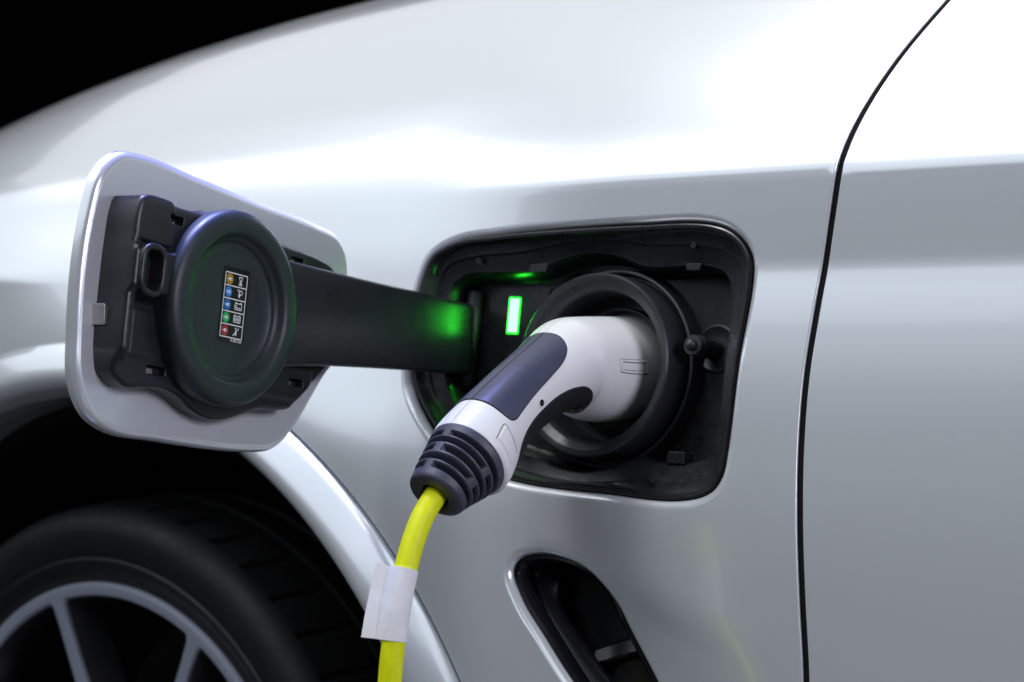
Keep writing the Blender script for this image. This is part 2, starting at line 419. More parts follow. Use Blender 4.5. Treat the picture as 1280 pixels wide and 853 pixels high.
OPEN = mm([(-152.9,58.1),(-146.8,71.5),(-130.3,80.6),(-89.4,85.0),(-36.9,86.9),(25.3,87.6),(72.6,86.4),(88.9,81.9),(99.1,74.7),(105.5,64.8),(107.1,52.7),(102.9,2.4),(99.6,-54.8),(97.7,-66.2),(91.7,-75.4),(77.5,-81.4),(11.6,-81.2),(-58.1,-76.5),(-95.8,-66.5),(-116.9,-55.2),(-137.2,-36.6),(-151.0,-17.4),(-156.0,0.9),(-157.1,33.5)])
VENT = mm([(-52.2,-132.1),(-48.3,-124.9),(-36.6,-122.2),(-15.4,-124.4),(1.5,-130.6),(13.0,-140.6),(32.3,-166.6),(51.0,-192.6),(69.0,-220.1),(77.8,-235.5),(75.0,-243.0),(60.9,-244.9),(44.9,-238.8),(30.4,-226.9),(-2.3,-197.9),(-25.7,-171.5),(-43.6,-150.5)])
open_s = cr_closed(OPEN, .003); vent_s = cr_closed(VENT, .003)
SEAM = mm([(163,-500),(161,-300),(160.5,-240),(159.4,-181.2),(155.0,-135.0),(151.0,-89.8),(148.6,-48.5),(148.7,-6.7),(151.6,30.2),(155.6,68.6),(159.5,101.1),(161.6,117.9),(164.6,138.5),(171.0,163.1),(181.0,191.2),(199.4,232.5),(222,285),(246,345),(262,400),(272,470)])
def open_curve(P, step):
    out = []; n = len(P)
    for i in range(n - 1):
        p1, p2 = np.array(P[i]), np.array(P[i+1]); p0 = np.array(P[max(i-1, 0)]); p3 = np.array(P[min(i+2, n-1)])
        L = np.linalg.norm(p2-p1); k = max(2, int(L / step))
        m1 = ((p2-p1)/L + (p1-p0)/max(np.linalg.norm(p1-p0), 1e-9)) * .5 * L if i else p2-p1
        m2 = ((p2-p1)/L + (p3-p2)/max(np.linalg.norm(p3-p2), 1e-9)) * .5 * L if i < n-2 else p2-p1
        for j in range(k):
            t = j/k; out.append(tuple((2*t**3-3*t*t+1)*p1 + (t**3-2*t*t+t)*m1 + (-2*t**3+3*t*t)*p2 + (t**3-t*t)*m2))
    out.append(tuple(P[-1])); return out
seam = open_curve(SEAM, .006)
a_s = math.asin((-.5 - ARCH_C[1]) / ARCH_R)
arc = [(ARCH_C[0] + ARCH_R * math.cos(t), ARCH_C[1] + ARCH_R * math.sin(t)) for t in np.linspace(math.pi - a_s, a_s, 150)]
def straight(a, b, step=.008):
    k = max(1, int(math.dist(a, b) / step)); return [(a[0]+(b[0]-a[0])*j/k, a[1]+(b[1]-a[1])*j/k) for j in range(k)]
fo = seam + straight(seam[-1], (-1.15, .47))[1:] + straight((-1.15, .47), (-1.15, -.5)) + straight((-1.15, -.5), arc[0]) + arc + straight(arc[-1], seam[0])[1:]
patch('front_wing', fo, bfn, M['paint'], car, holes=[open_s, vent_s], step=.0065, depth=.012, rim=.0012, nr=6, hole_depth=.0085, hole_rim=.0056)
d_edge = [(x + .0042, s) for x, s in seam]
do = d_edge + straight(d_edge[-1], (1.05, .47), .012)[1:] + straight((1.05, .47), (1.05, -.5), .012) + straight((1.05, -.5), d_edge[0], .012)
door = patch('front_door', do[::-1], bfn, M['paint'], car, step=.011, depth=.014, rim=.0010, nr=4)
# black strip filling the gap between wing and door, standing for its shade
sl = []
for x, s in seam[::2]:
    p = body_point(x + .0021, s); n = body_n(x + .0021, s)
    sl.append([tuple(p[i] - n[i] * .0019 + (dx, 0, 0)[i] for i in range(3)) for dx in (-.0023, .0023)] + [tuple(p[i] - n[i] * .016 + (dx, 0, 0)[i] for i in range(3)) for dx in (.0023, -.0023)])
loft('gap_shade_strip', sl, M['seam'], car)

# bonnet, from the wing's crest inwards
secs = []
for x in np.linspace(-1.15, .24, 40):
    p = body_point(x, .474); sec = []
    for t in np.linspace(0, 1, 14):
        sec.append((x, p[1] + .004 + t * .75, p[2] - .001 + .035 * math.sin(t * math.pi * .5)))
    sec += [(q[0], q[1], q[2] - .012) for q in sec[::-1]]
    secs.append(sec)
loft('bonnet', secs, M['paint'], car, sharp=50)

# wheel-arch trim
secs = []
TP = [(.4660, -.010, 0), (.4655, .0005, 0), (.4645, .0022, .1), (.4620, .0036, .2), (.456, .0060, .3), (.448, .0090, .4), (.438, .0120, .55), (.430, .0138, .7), (.426, .0140, .75), (.421, .0128, .8), (.414, .0070, .9), (.406, -.002, 1), (.4035, -.008, 1), (.4030, -.020, 1), (.4030, -.045, 1)]
for t in np.linspace(R(-9), R(189), 170):
    sec = []
    bx = ARCH_C[0] + .470 * math.cos(t); bs = ARCH_C[1] + .470 * math.sin(t)
    bp = body_point(bx, bs); n = (0, -1, 0)
    for r, h, bl in TP:
        cx = ARCH_C[0] + .003 * bl; cz = ARCH_C[1] + .019 * bl
        sec.append((cx + r * math.cos(t), bp[1] - h, cz + r * math.sin(t)))
    secs.append(sec)
loft('arch_trim', secs, M['paint'], car, caps=(False, False), closed=False, sharp=35)

# wheel-arch liner
lathe('wheel_arch_liner', [(.404, 0.0), (.404, .30), (.06, .31), (.001, .31)], (-.475, -.006, -.435), (0, 1, 0), M['liner'], car, n=64, ux=(1, 0, 0), a0=20, a1=-200)

# side vent: a framed pocket of gloss black plastic
vent = None
def planefn(o, eu, ev, n):
    return lambda u, v: (tuple(o[i] + eu[i] * u + ev[i] * v for i in range(3)), n)
vc = np.mean(np.array(VENT), 0)
def vring(k, dep, ox=0.0, oz=0.0):
    out = []
    for u, v in vs:
        U = vc[0] + (u - vc[0]) * k + ox; W = vc[1] + (v - vc[1]) * k + oz
        p = body_point(U, W); n = body_n(U, W); out.append(tuple(p[i] - n[i] * dep for i in range(3)))
    return out
vs = cr_closed(VENT, .004)
def vin(d): 
    P = vs if area2(vs) > 0 else vs[::-1]; return inset(P, d)
def vlev(d, dep):
    return [tuple(body_point(u, v)[i] - body_n(u, v)[i] * dep for i in range(3)) for u, v in vin(d)]
vsurf = loft('side_vent', [vlev(-.002, .0080), vlev(.0004, .0076), vlev(.0010, .0045), vlev(.0035, .0050), vlev(.0065, .0085), vlev(.0080, .0110), vlev(.0085, .034), vlev(.010, .036)], M['gloss'], car, caps=(False, True), sharp=35)
# inner blade frame: a raised bar running parallel to the leading edge, and cross blades
def vp(u, v, dep): p = body_point(u, v); n = body_n(u, v); return tuple(p[i] - n[i] * dep for i in range(3))
def vbar(name, pts, d0, d1, wd):
    secs = []
    for k, (u, v) in enumerate(pts):
        a = np.array(pts[max(k-1, 0)]); b = np.array(pts[min(k+1, len(pts)-1)]); e = (b - a) / np.linalg.norm(b - a); q = np.array((-e[1], e[0]))
        L = []
        for s_, dd in ((-1, d1), (-1, d0 + .0012), (-.7, d0), (.7, d0 + .002), (1, d0 + .004), (1, d1)):
            c = np.array((u, v)) + q * wd * s_; L.append(vp(c[0], c[1], dd))
        secs.append(L)
    return loft(name, secs, M['gloss'], vsurf, sharp=30)
vbar('vent_bar', open_curve([(-.034, -.129), (-.025, -.150), (-.005, -.174), (.020, -.201), (.045, -.225), (.056, -.235)], .006), .012, .034, .006)
for (a, b, dd) in (((.006, -.178), (.034, -.174), .018), ((.040, -.214), (.062, -.210), .018)):
    pts = [tuple(np.array(a) + (np.array(b) - np.array(a)) * t) for t in np.linspace(0, 1, 6)]
    vbar('vent_blade', pts, dd, .030, .005)

# ------------------------------------------------------------------ wheel
WC = (-.504, .034, -.397)
wheel = empty('wheel', (0, 0, 0)); wheel.parent = car
tp = [(.214, .006), (.219, .001), (.225, .001), (.232, -.004), (.2365, -.0052), (.2385, -.0035), (.245, -.007), (.258, -.009), (.268, -.006), (.2745, .000), (.2775, .006), (.2785, .009), (.2790, .012), (.2805, .025), (.2820, .045), (.2830, .065), (.2790, .0655), (.2790, .072), (.2835, .0725), (.284, .10), (.280, .101), (.280, .108), (.284, .109), (.284, .14), (.2805, .141), (.2805, .147), (.283, .148), (.281, .19), (.277, .205), (.255, .215), (.215, .205)]
lathe('tyre', tp, WC, (0, 1, 0), M['tyre'], wheel, n=420, ux=(1, 0, 0), mod=lambda k, i: (-.0035 if (i % 9 == 0 and 12 <= k <= 14) else 0), sharp=30)
lathe('rim', [(.2175, .006), (.2185, .001), (.2172, -.0025), (.2145, -.0032), (.2085, -.0015), (.2070, .0010)], WC, (0, 1, 0), M['rim'], wheel, n=180, ux=(1, 0, 0))
lathe('rim_barrel', [(.2070, .0010), (.2040, .008), (.1950, .050), (.1950, .120), (.185, .160), (.02, .165)], WC, (0, 1, 0), M['rimblack'], wheel, n=120, ux=(1, 0, 0))
sp0 = None
for k in range(8):
    an = 107 + 45 * k - (1 if k % 2 else 0)
    def P(r, off, y): 
        t = R(an); return (WC[0] + r * math.cos(t) - off * math.sin(t), WC[1] + y, WC[2] + r * math.sin(t) + off * math.cos(t))
    rs = [.211, .203, .185, .16, .13, .10, .07, .05]; wd = [.0115, .0070, .0060, .0062, .0072, .0085, .010, .012]; yy = [-.001, .000, .002, .005, .009, .012, .014, .014]
    face = [[P(r, -w_, y), P(r, -w_ * .8, y - .0012), P(r, w_ * .8, y - .0012), P(r, w_, y), P(r, w_, y + .003), P(r, -w_, y + .003)] for r, w_, y in zip(rs, wd, yy)]
    sp = loft('spoke', face, M['rim'], wheel, sharp=30)
    body = [[P(r, -w_ * 1.05, y + .003), P(r, w_ * 1.05, y + .003), P(r, w_ * 1.9 + .003, y + .032), P(r, -w_ * 1.9 - .003, y + .032)] for r, w_, y in zip(rs[:], wd, yy)]
    loft('spoke_body', body, M['rimblack'], sp, sharp=30)
lathe('hub', [(.001, .006), (.03, .006), (.034, .010), (.050, .013), (.062, .014), (.065, .05)], WC, (0, 1, 0), M['rimblack'], wheel, n=48, ux=(1, 0, 0))

# ------------------------------------------------------------------ charging port
T8 = R(8)
NX = Vector((0, -math.cos(T8), math.sin(T8))); EX = Vector((1, 0, 0)); EV = Vector((0, math.sin(T8), math.cos(T8)))
def port(x, v, d): return tuple(EX * x + EV * v - NX * d)
def resample(P, n):
    P = np.array(P); Q = np.vstack([P, P[:1]]); d = np.r_[0, np.cumsum(np.linalg.norm(np.diff(Q, axis=0), axis=1))]
    t = np.linspace(0, d[-1], n, endpoint=False); return [(float(np.interp(a, d, Q[:, 0])), float(np.interp(a, d, Q[:, 1]))) for a in t]
def by_angle(P, n, c=(-.025, 0.0)):
    P = resample(P, 1600); A = np.array([math.atan2(p[1]-c[1], p[0]-c[0]) for p in P]); Rr = np.array([math.dist(p, c) for p in P]); o = np.argsort(A); A, Rr = A[o], Rr[o]
    t = np.linspace(-math.pi, math.pi, n, endpoint=False); rr = np.interp(t, np.r_[A-2*math.pi, A, A+2*math.pi], np.r_[Rr, Rr, Rr])
    return [(c[0] + r * math.cos(a), c[1] + r * math.sin(a)) for a, r in zip(t, rr)]
POCKET = mm([(-139.3,30.0),(-136.2,52.6),(-126.4,60.0),(-97.8,61.3),(-63.0,62.0),(-51.7,66.3),(-36.0,71.1),(-17.0,72.2),(2.1,69.1),(18.2,62.9),(26,61.6),(48.2,61.9),(70.7,61.0),(80.4,57.1),(84.8,49.6),(84.9,-0.7),(82.6,-42.0),(78.4,-54.3),(68.3,-58.6),(41.8,-59.5),(26.6,-57.0),(9.0,-62.8),(-12.2,-67.6),(-31.3,-65.9),(-51.3,-59.9),(-71.5,-55.4),(-99.5,-46.8),(-124.5,-26.0),(-137,-2)])
NP = 240
oo = by_angle(cr_closed(OPEN, .003), NP); pp = by_angle(cr_closed(POCKET, .002), NP)
def mixp(A, B, k): return [(a[0] + (b[0]-a[0])*k, a[1] + (b[1]-a[1])*k) for a, b in zip(A, B)]
def scl(A, d): return inset(A if area2(A) > 0 else A[::-1], d)
cp = empty('charging_port'); cp.parent = car
def lev(P, d): return [port(x, v, d) for x, v in P]
o1 = scl(oo, .0012)
hs = [lev(scl(oo, -.003), .0072), lev(scl(oo, .0002), .0068), lev(scl(oo, .0008), .0030), lev(scl(oo, .0018), .0024), lev(scl(oo, .0034), .0026), lev(scl(oo, .0046), .0045), lev(scl(oo, .0052), .0085),
      lev(mixp(oo, pp, .36), .0100), lev(mixp(oo, pp, .46), .0104), lev(mixp(oo, pp, .50), .0125), lev(mixp(oo, pp, .88), .0150), lev(mixp(oo, pp, .96), .0152), lev(pp, .0165), lev(scl(pp, .0012), .0200), lev(scl(pp, .0022), .0345), lev(scl(pp, .0040), .0362), lev(scl(pp, .006), .0364)]
loft('port_housing', hs, M['worn'], cp, caps=(False, True), sharp=32)
RC = (-.0078, -.0004)
ringp = [(.0655, .0364), (.0642, .0270), (.0634, .0252), (.0620, .0248), (.0610, .0256), (.0602, .0300), (.0592, .0300), (.0588, .0090), (.0583, .0062), (.0572, .0050), (.0556, .0052), (.0548, .0070), (.0538, .0078), (.0500, .0100), (.0488, .0112), (.0482, .0135), (.0479, .0150)]
lathe('socket_ring', [(r, -h) for r, h in ringp], port(RC[0], RC[1], 0), NX, M['ring'], cp, n=160, ux=(1, 0, 0), sharp=32)
lathe('socket_inlet', [(.0415, -.052), (.0412, -.034), (.0402, -.031), (.0390, -.031), (.0380, -.034), (.0378, -.052)], port(-.0065, -.001, 0), NX, M['deep'], cp, n=96, ux=(1, 0, 0))
# cavity back
lathe('socket_back', [(.0001, -.050), (.0450, -.050), (.0465, -.030), (.0479, -.0149)], port(RC[0], RC[1], 0), NX, M['deep'], cp, n=48)
# light panel and bar
pf = planefn(port(0, 0, .0364), tuple(EX), tuple(EV), tuple(NX))
patch('indicator_panel', round_poly(mm([(-119, 56), (-66, 56), (-72, 40), (-76, 0), (-119, -2)]), .003, .004), pf, M['worn'], cp, step=.01, top=.0008, depth=.002, rim=.0006)
led = patch('indicator_light', round_poly(mm([(-100.8, 47.6), (-92.6, 47.2), (-92.8, 24.3), (-100.9, 24.6)]), .0008, .003), pf, M['led'], cp, step=.004, top=.0016, depth=.002, rim=.0003)
patch('indicator_bezel', round_poly(mm([(-102.0, 48.8), (-91.4, 48.4), (-91.6, 23.0), (-102.1, 23.3)]), .0012, .003), pf, M['ledrim'], cp, step=.004, top=.0012, depth=.002, rim=.0003)
dl = bpy.data.lights.new('indicator_glow', 'AREA'); dl.shape = 'RECTANGLE'; dl.size = .0075; dl.size_y = .022; dl.energy = .003; dl.color = (0.0, 1.0, 0.05)
lo = bpy.data.objects.new('indicator_glow', dl); link(lo, cp); lo.location = port(-.0967, .0359, .0345)
zax = -NX; lo.rotation_euler = Matrix((EX, EV, EX.cross(EV))).transposed().to_euler()
# latch pin
pc = port(.0635, .0128, 0)
lathe('latch_cup', [(.0150, -.0364), (.0150, -.0352), (.0138, -.0346), (.0122, -.0352), (.0105, -.0363), (.006, -.0363)], port(.0655, .0140, 0), NX, M['ring'], cp, n=40)
pin = lathe('latch_pin', [(.0062, -.0364), (.0060, -.020), (.0050, -.0195), (.0050, -.0160)], pc, NX, M['deep'], cp, n=40)
lathe('collar', [(.0045, -.0200), (.0064, -.0195), (.0069, -.0185), (.0069, -.0165), (.0064, -.0158), (.0052, -.0158), (.0050, -.0148)], pc, NX, M['ring'], pin, n=40)
lathe('tip', [(.0046, -.0152), (.0060, -.0149), (.0065, -.0140), (.0065, -.0120), (.0060, -.0112), (.0036, -.0112), (.0036, -.0096), (.0032, -.0080), (.0020, -.0070), (.0001, -.0067)], pc, NX, M['ring'], pin, n=40)
# moulded tabs and a screw on the flange
def slab(name, P, fn, m, par, top, depth, rim=.0006, holes=(), r=.0008, step=.005):
    return patch(name, round_poly(P, r, .002), fn, m, par, holes=holes, step=step, top=top, depth=depth, rim=rim)
pf0 = planefn(port(0, 0, 0), tuple(EX), tuple(EV), tuple(NX))
slab('moulded_tab', mm([(50, -52.5), (62, -52.5), (62.5, -60), (49, -60)]), pf0, M['worn'], cp, -.0138, .010)
slab('moulded_tab', mm([(52, 64), (64, 64), (63, 59.5), (53, 59.5)]), pf0, M['worn'], cp, -.0138, .010)
slab('moulded_tab', mm([(-70, 66), (-55, 67), (-56, 61), (-70, 60.5)]), pf0, M['worn'], cp, -.0138, .010)
for q in ((.0420, -.0725), (.060, .0745), (-.110, .0690), (-.120, -.0440)):
    lathe('screw', [(.0022, -.0115), (.0022, -.0095), (.0018, -.0091), (.0006, -.0091), (.0004, -.0098), (.0001, -.0098)], port(*q, 0), NX, M['worn'], cp, n=16)

# ------------------------------------------------------------------ charging flap (hinged out on its arm)
AL = R(83)
FW = EX * math.cos(AL) + NX * math.sin(AL)            # hinge -> outer edge
FM = EX * math.sin(AL) - NX * math.cos(AL)            # inner face outwards
FQ = Vector((-.166, -.046, 0))
def fpt(u, v, h): return tuple(FQ + FW * u + EV * v + FM * h)
def ffn(h0=0.0, curve=False):
    def f(u, v):
        h = h0
        if curve:
            a, b = (u - .13) / .13, (v - .01) / .08
            h = h0 + .0035 * (a * a) + .0025 * b * b
            gu = 2 * .0035 * a / .13; gv = 2 * .0025 * b / .08
            n = (FM - FW * gu - EV * gv).normalized()
            return fpt(u, v, h), tuple(n)
        return fpt(u, v, h), tuple(FM)
    return f
flap = empty('charging_flap'); flap.parent = car; flap['label'] = 'open charging flap with round sealing cap'
FLAP = mm([(254.7,-19.0),(257.2,20.5),(255.3,52.4),(250.3,74.5),(236.1,87.9),(216.6,90.9),(166.9,88.9),(105.2,85.6),(46.8,82.6),(24.2,78.5),(13.2,66.9),(7.6,30),(7.8,5.4),(22.6,-12.3),(54.1,-53.4),(68.9,-64.2),(88.6,-67.8),(177.4,-69.6),(218.1,-68.3),(238.9,-60.3),(251.2,-43.0)])
fo_ = cr_closed(FLAP, .003)
patch('cover_panel', fo_, ffn(-.003, True), M['paint'], flap, step=.006, depth=.0080, rim=.0050, nr=8)
patch('hem', scl(fo_, .0105), ffn(-.003, True), M['paint'], flap, step=.006, top=-.0004, depth=.003, rim=.0016, nr=4) if False else None
PLATE = mm([(240.5,63.0),(212.2,65.5),(206.5,63.9),(175.6,63.9),(142.4,64.2),(96.1,60.5),(61.0,58.4),(47.5,55.3),(41.0,49.1),(38.6,22.6),(38.2,-3.2),(49.5,-15.3),(71.5,-34.5),(76,-39),(88.1,-41.5),(105,-43),(120,-48.5),(135,-53),(149.8,-53.9),(166.2,-50.5),(179.8,-44.1),(193.5,-41.0),(209.0,-42.0),(225.4,-43.5),(231.9,-40.7),(238.8,-37.7),(243.9,-31.8),(246.2,-22.1),(246.8,4.6),(246.8,40.3),(245.0,56.2)])
PLATE = [(u if u < .232 else .232 + (u - .232) * .62, v) for u, v in PLATE]
plate_s = cr_closed(PLATE, .003)
HOLES = [mm([(214.0,57.0),(199.2,57.0),(199.2,52.4),(214.0,52.4)]), mm([(211.2,-28.9),(195.6,-28.9),(195.6,-33.9),(211.2,-33.9)]), mm([(82.5,-20.5),(68.9,-20.5),(68.9,-25.2),(82.5,-25.2)]), mm([(91.0,54.2),(78.4,54.2),(78.4,49.8),(91.0,49.8)])]
hole_s = [round_poly(h, .0006, .0025, seg=3) for h in HOLES]
def bx(u, a, b, s): return sst(a - s, a + s, u) * (1 - sst(b - s, b + s, u))
CC = (.1550, .0117)
def brk_h(u, v):
    b = .0145
    h = max(b, b + .0085 * bx(u, .2085, .30, .0024) * bx(v, .036, .09, .0036))
    h = max(h, b + .0052 * bx(u, .150, .2125, .0018) * bx(v, .030, .09, .0016))
    h = max(h, b + .0110 * bx(u, .150, .30, .0034) * bx(v, .0075, .0365, .0038))
    h = max(h, b + .0075 * bx(u, .2330, .30, .0026) * bx(v, -.028, .090, .005))
    h = max(h, b + .0014 * bx(u, .2010, .2290, .0020) * bx(v, -.026, .001, .0024))
    h = max(h, b + .0012 * bx(u, .060, .110, .002) * bx(v, -.034, -.012, .002))
    h -= .0 + .003 * sst(.058, .067, v) ** 2 + .003 * sst(-.034, -.054, v) ** 2
    if math.hypot(u - CC[0], v - CC[1]) < .054: h = min(h, .0190)       # hidden inside the cap
    return h
def brk(u, v):
    e = .0004; h = brk_h(u, v); gu = (brk_h(u + e, v) - brk_h(u - e, v)) / (2 * e); gv = (brk_h(u, v + e) - brk_h(u, v - e)) / (2 * e)
    return fpt(u, v, h), tuple((FM - FW * gu - EV * gv).normalized())
SLOT = round_poly(mm([(236.5, 34.5), (220.5, 34.5), (220.5, 9.5), (236.5, 9.5)]), .0078, .0015, seg=10)
patch('inner_bracket', plate_s, brk, M['plastic'], flap, holes=hole_s + [SLOT], step=.0012, top=.0, depth=.0235, rim=.0032, nr=6, down=tuple(-FM), hole_depth=.008, hole_rim=.0006)
for h in HOLES:
    c = np.mean(np.array(h), 0); a = np.array(h)
    w_ = np.ptp(a[:, 0]) / 2; hh = np.ptp(a[:, 1]) / 2
    slab('bracket_slot', [(c[0]-w_-.001, c[1]-hh-.001), (c[0]+w_+.001, c[1]-hh-.001), (c[0]+w_+.001, c[1]+hh+.001), (c[0]-w_-.001, c[1]+hh+.001)], ffn(0), M['deep'], flap, .0098 if h is not HOLES[0] else .014, .003)
    slab('metal_clip', [(c[0]+w_*.10, c[1]-hh*.95), (c[0]+w_*1.05, c[1]-hh*.95), (c[0]+w_*1.05, c[1]+hh*.35), (c[0]+w_*.10, c[1]+hh*.35)], ffn(0), M['metal'], flap, .0125 if h is not HOLES[0] else .0172, .003, rim=.0004, r=.0004)
patch('lock_slot_rim', inset(SLOT[::-1] if area2(SLOT) < 0 else SLOT, -.0026), ffn(0), M['plastic'], flap, holes=[inset(SLOT[::-1] if area2(SLOT) < 0 else SLOT, .0012)], step=.004, top=.0285, depth=.004, rim=.0016, nr=6, hole_depth=.0105)
slab('lock_slot', mm([(238, 36), (219, 36), (219, 8), (238, 8)]), ffn(0), M['deep'], flap, .0182, .002)
slab('metal_clip', mm([(244.6, 1.0), (240.6, -1.0), (240.2, -11.0), (243.0, -11.0)]), ffn(0), M['metal'], flap, .0085, .012, rim=.0005, r=.0005)
# sealing cap
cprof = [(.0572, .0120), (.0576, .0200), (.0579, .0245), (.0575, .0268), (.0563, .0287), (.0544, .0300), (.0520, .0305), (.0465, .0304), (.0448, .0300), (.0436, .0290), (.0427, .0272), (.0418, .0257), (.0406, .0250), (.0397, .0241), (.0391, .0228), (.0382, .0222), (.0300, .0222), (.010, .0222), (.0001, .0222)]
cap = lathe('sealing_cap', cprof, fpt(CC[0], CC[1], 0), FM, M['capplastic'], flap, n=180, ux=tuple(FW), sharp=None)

# sticker on the cap: flat print built as thin coloured shapes
def sticker():
    W, H = .0247, .0446; u0, v0 = .1630, .0362    # top left as seen (u runs to the left)
    V, Fc, MI = [], [], []
    def P(a, b, z): return fpt(u0 - a * W, v0 - b * H, .0222 + z)
    def poly(pts, mi, z):
        b = len(V); V.extend(P(a, c, z) for a, c in pts); Fc.append(tuple(range(b, b + len(pts)))); MI.append(mi)
    A = H / W
    def disc(a, b, r, mi, z, n=20): poly([(a + r * math.cos(2*math.pi*k/n), b + r / A * math.sin(2*math.pi*k/n)) for k in range(n)], mi, z)
    def ringp(a, b, r0, r1, mi, z, n=20):
        for k in range(n):
            t0, t1 = 2*math.pi*k/n, 2*math.pi*(k+1)/n
            poly([(a + r * math.cos(t), b + r / A * math.sin(t)) for r, t in ((r0, t0), (r1, t0), (r1, t1), (r0, t1))], mi, z)
    def line(p, q, w, mi=1, z=.00022):
        dx, dy = q[0]-p[0], (q[1]-p[1]) * A; L = math.hypot(dx, dy); nx, ny = -dy / L * w / 2, dx / L * w / 2 / A
        poly([(p[0]+nx, p[1]+ny), (q[0]+nx, q[1]+ny), (q[0]-nx, q[1]-ny), (p[0]-nx, p[1]-ny)], mi, z)
    base = round_poly([(0, 0), (1, 0), (1, A), (0, A)], .09); poly([(a, b / A) for a, b in base], 0, .00012)
    n0 = len(V)
    fx0, fx1, fy0, fy1 = .09, .90, .075, .925; lw = .028
    rh = (fy1 - fy0) / 5
    for k in range(6): line((fx0, fy0 + k * rh), (fx1, fy0 + k * rh), lw)
    line((fx0, fy0), (fx0, fy1), lw); line((fx1, fy0), (fx1, fy1), lw)
    cols = [2, 3, 3, 4, 5]
    for k in range(5):
        y = fy0 + (k + .5) * rh; x = .255
        if k in (1, 3): disc(x, y, .125, cols[k], .00018)
        else:
            ringp(x, y, .105, .128, cols[k], .00018); ringp(x, y, .070, .092, cols[k], .00018); disc(x, y, .058, cols[k], .00018)
        # white plug sign
        poly([(x-.05, y-.012), (x-.01, y-.022), (x+.035, y-.022), (x+.035, y+.022), (x-.01, y+.022), (x-.05, y+.012)], 1, .00026)
        line((x+.03, y-.012), (x+.07, y-.012), .018, 1, .00026); line((x+.03, y+.012), (x+.07, y+.012), .018, 1, .00026); line((x-.09, y), (x-.04, y), .018, 1, .00026)
    x = .66
    y = fy0 + .5 * rh; q = .024                         # hourglass
    line((x-.07, y-.052), (x+.07, y-.052), q); line((x-.07, y+.052), (x+.07, y+.052), q)
    line((x-.055, y-.05), (x-.05, y-.02), q); line((x+.055, y-.05), (x+.05, y-.02), q)
    line((x-.05, y-.02), (x+.05, y+.03), q); line((x+.05, y-.02), (x-.05, y+.03), q)
    poly([(x-.05, y+.05), (x, y+.015), (x+.05, y+.05)], 1, .00024)
    y = fy0 + 1.5 * rh                                  # padlock and plug
    line((x-.09, y-.045), (x-.01, y-.045), q); line((x-.01, y-.045), (x-.03, y-.01), q); ringp(x+.055, y-.018, .04, .062, 1, .00022)
    poly([(x-.04, y), (x+.03, y+.005), (x+.03, y+.035), (x-.005, y+.055), (x-.04, y+.035)], 1, .00024)
    for kk in (2, 3):                                   # batteries
        y = fy0 + (kk + .5) * rh; bw, bh = .125, .040
        for s in (-1, 1): line((x-bw, y+s*bh), (x+bw, y+s*bh), q); line((x+s*bw, y-bh), (x+s*bw, y+bh), q); line((x+s*bw*.72-.022, y-bh-.012), (x+s*bw*.72+.022, y-bh-.012), .03)
        if kk == 2: line((x-.075, y-.02), (x-.075, y+.025), .032); line((x-.02, y+.008), (x-.02, y+.025), .032); line((x+.01, y+.018), (x+.09, y+.018), .022)
        else:
            for t in (-.08, -.03, .03, .08): line((x+t, y-.024), (x+t, y+.026), .034)
    y = fy0 + 4.5 * rh                                  # crossed-out plug
    line((x-.10, y+.055), (x+.10, y-.055), .026); line((x-.05, y-.05), (x+.01, y-.05), q); line((x+.01, y-.05), (x-.01, y-.01), q)
    poly([(x-.03, y-.01), (x+.04, y+.005), (x+.03, y+.04), (x+.02, y+.055), (x-.03, y+.03)], 1, .00024)
    # part number, seven-segment like strokes
    seg = {'9': 'abcdfg', '3': 'abcdg', '8': 'abcdefg', '5': 'acdfg', '0': 'abcdef'}
    cx = .50
    for ch in '9 383 539':
        if ch == ' ': cx += .028; continue
        w_, h_ = .034, .030; y0 = .942
        S = {'a': ((0, 0), (1, 0)), 'b': ((1, 0), (1, .5)), 'c': ((1, .5), (1, 1)), 'd': ((0, 1), (1, 1)), 'e': ((0, .5), (0, 1)), 'f': ((0, 0), (0, .5)), 'g': ((0, .5), (1, .5))}
        for s in seg[ch]:
            (a, b), (c, d) = S[s]; line((cx + a*w_, y0 + b*h_), (cx + c*w_, y0 + d*h_), .012)
        cx += .052
    o = mesh('status_sticker', V, Fc, [M['label'], M['ink'], M['yel'], M['blu'], M['grn'], M['red']], flap, mi=MI, smooth=False)
    o['label'] = 'black sticker with five coloured charging status signs'
sticker()

# hinge arm: bent plate from the bracket to the pocket
AP = [  # centre x, y, top z, bottom z
 (-.1400, -.168, .0665, -.0030), (-.1380, -.142, .0640, -.0025), (-.1365, -.110, .0590, -.0020), (-.1350, -.080, .0545, -.0030), (-.1330, -.050, .0500, -.0045), (-.1310, -.025, .0465, -.0060), (-.1302, -.003, .0430, -.0075), (-.1298, .014, .0405, -.0085), (-.1296, .030, .0385, -.0090)]
def arm_sections(P, th):
    secs = []; Pn = curve3(P4, .006)
    return secs
pts = curve3([(a, b, t) for a, b, t, l in AP], .005); ptl = curve3([(a, b, l) for a, b, t, l in AP], .005)
secs = []
for k, (p, q) in enumerate(zip(pts, ptl)):
    a = np.array(pts[max(k-1, 0)][:2]); b = np.array(pts[min(k+1, len(pts)-1)][:2]); e = (b - a) / np.linalg.norm(b - a); nrm = np.array((e[1], -e[0]))
    if nrm[0] < 0: nrm = -nrm
    hw, zt, zb, r = .0058, p[2], q[2], .0028
    sec = []
    for (sx, cz, a0) in ((1, zt - r, 0), (-1, zt - r, 90), (-1, zb + r, 180), (1, zb + r, 270)):
        for j in range(5):
            t = R(a0 + j * 22.5); off = sx * (hw - r) + r * math.cos(t); z = cz + r * math.sin(t)
            sec.append((p[0] + nrm[0] * off, p[1] + nrm[1] * off, z))
    secs.append(sec)
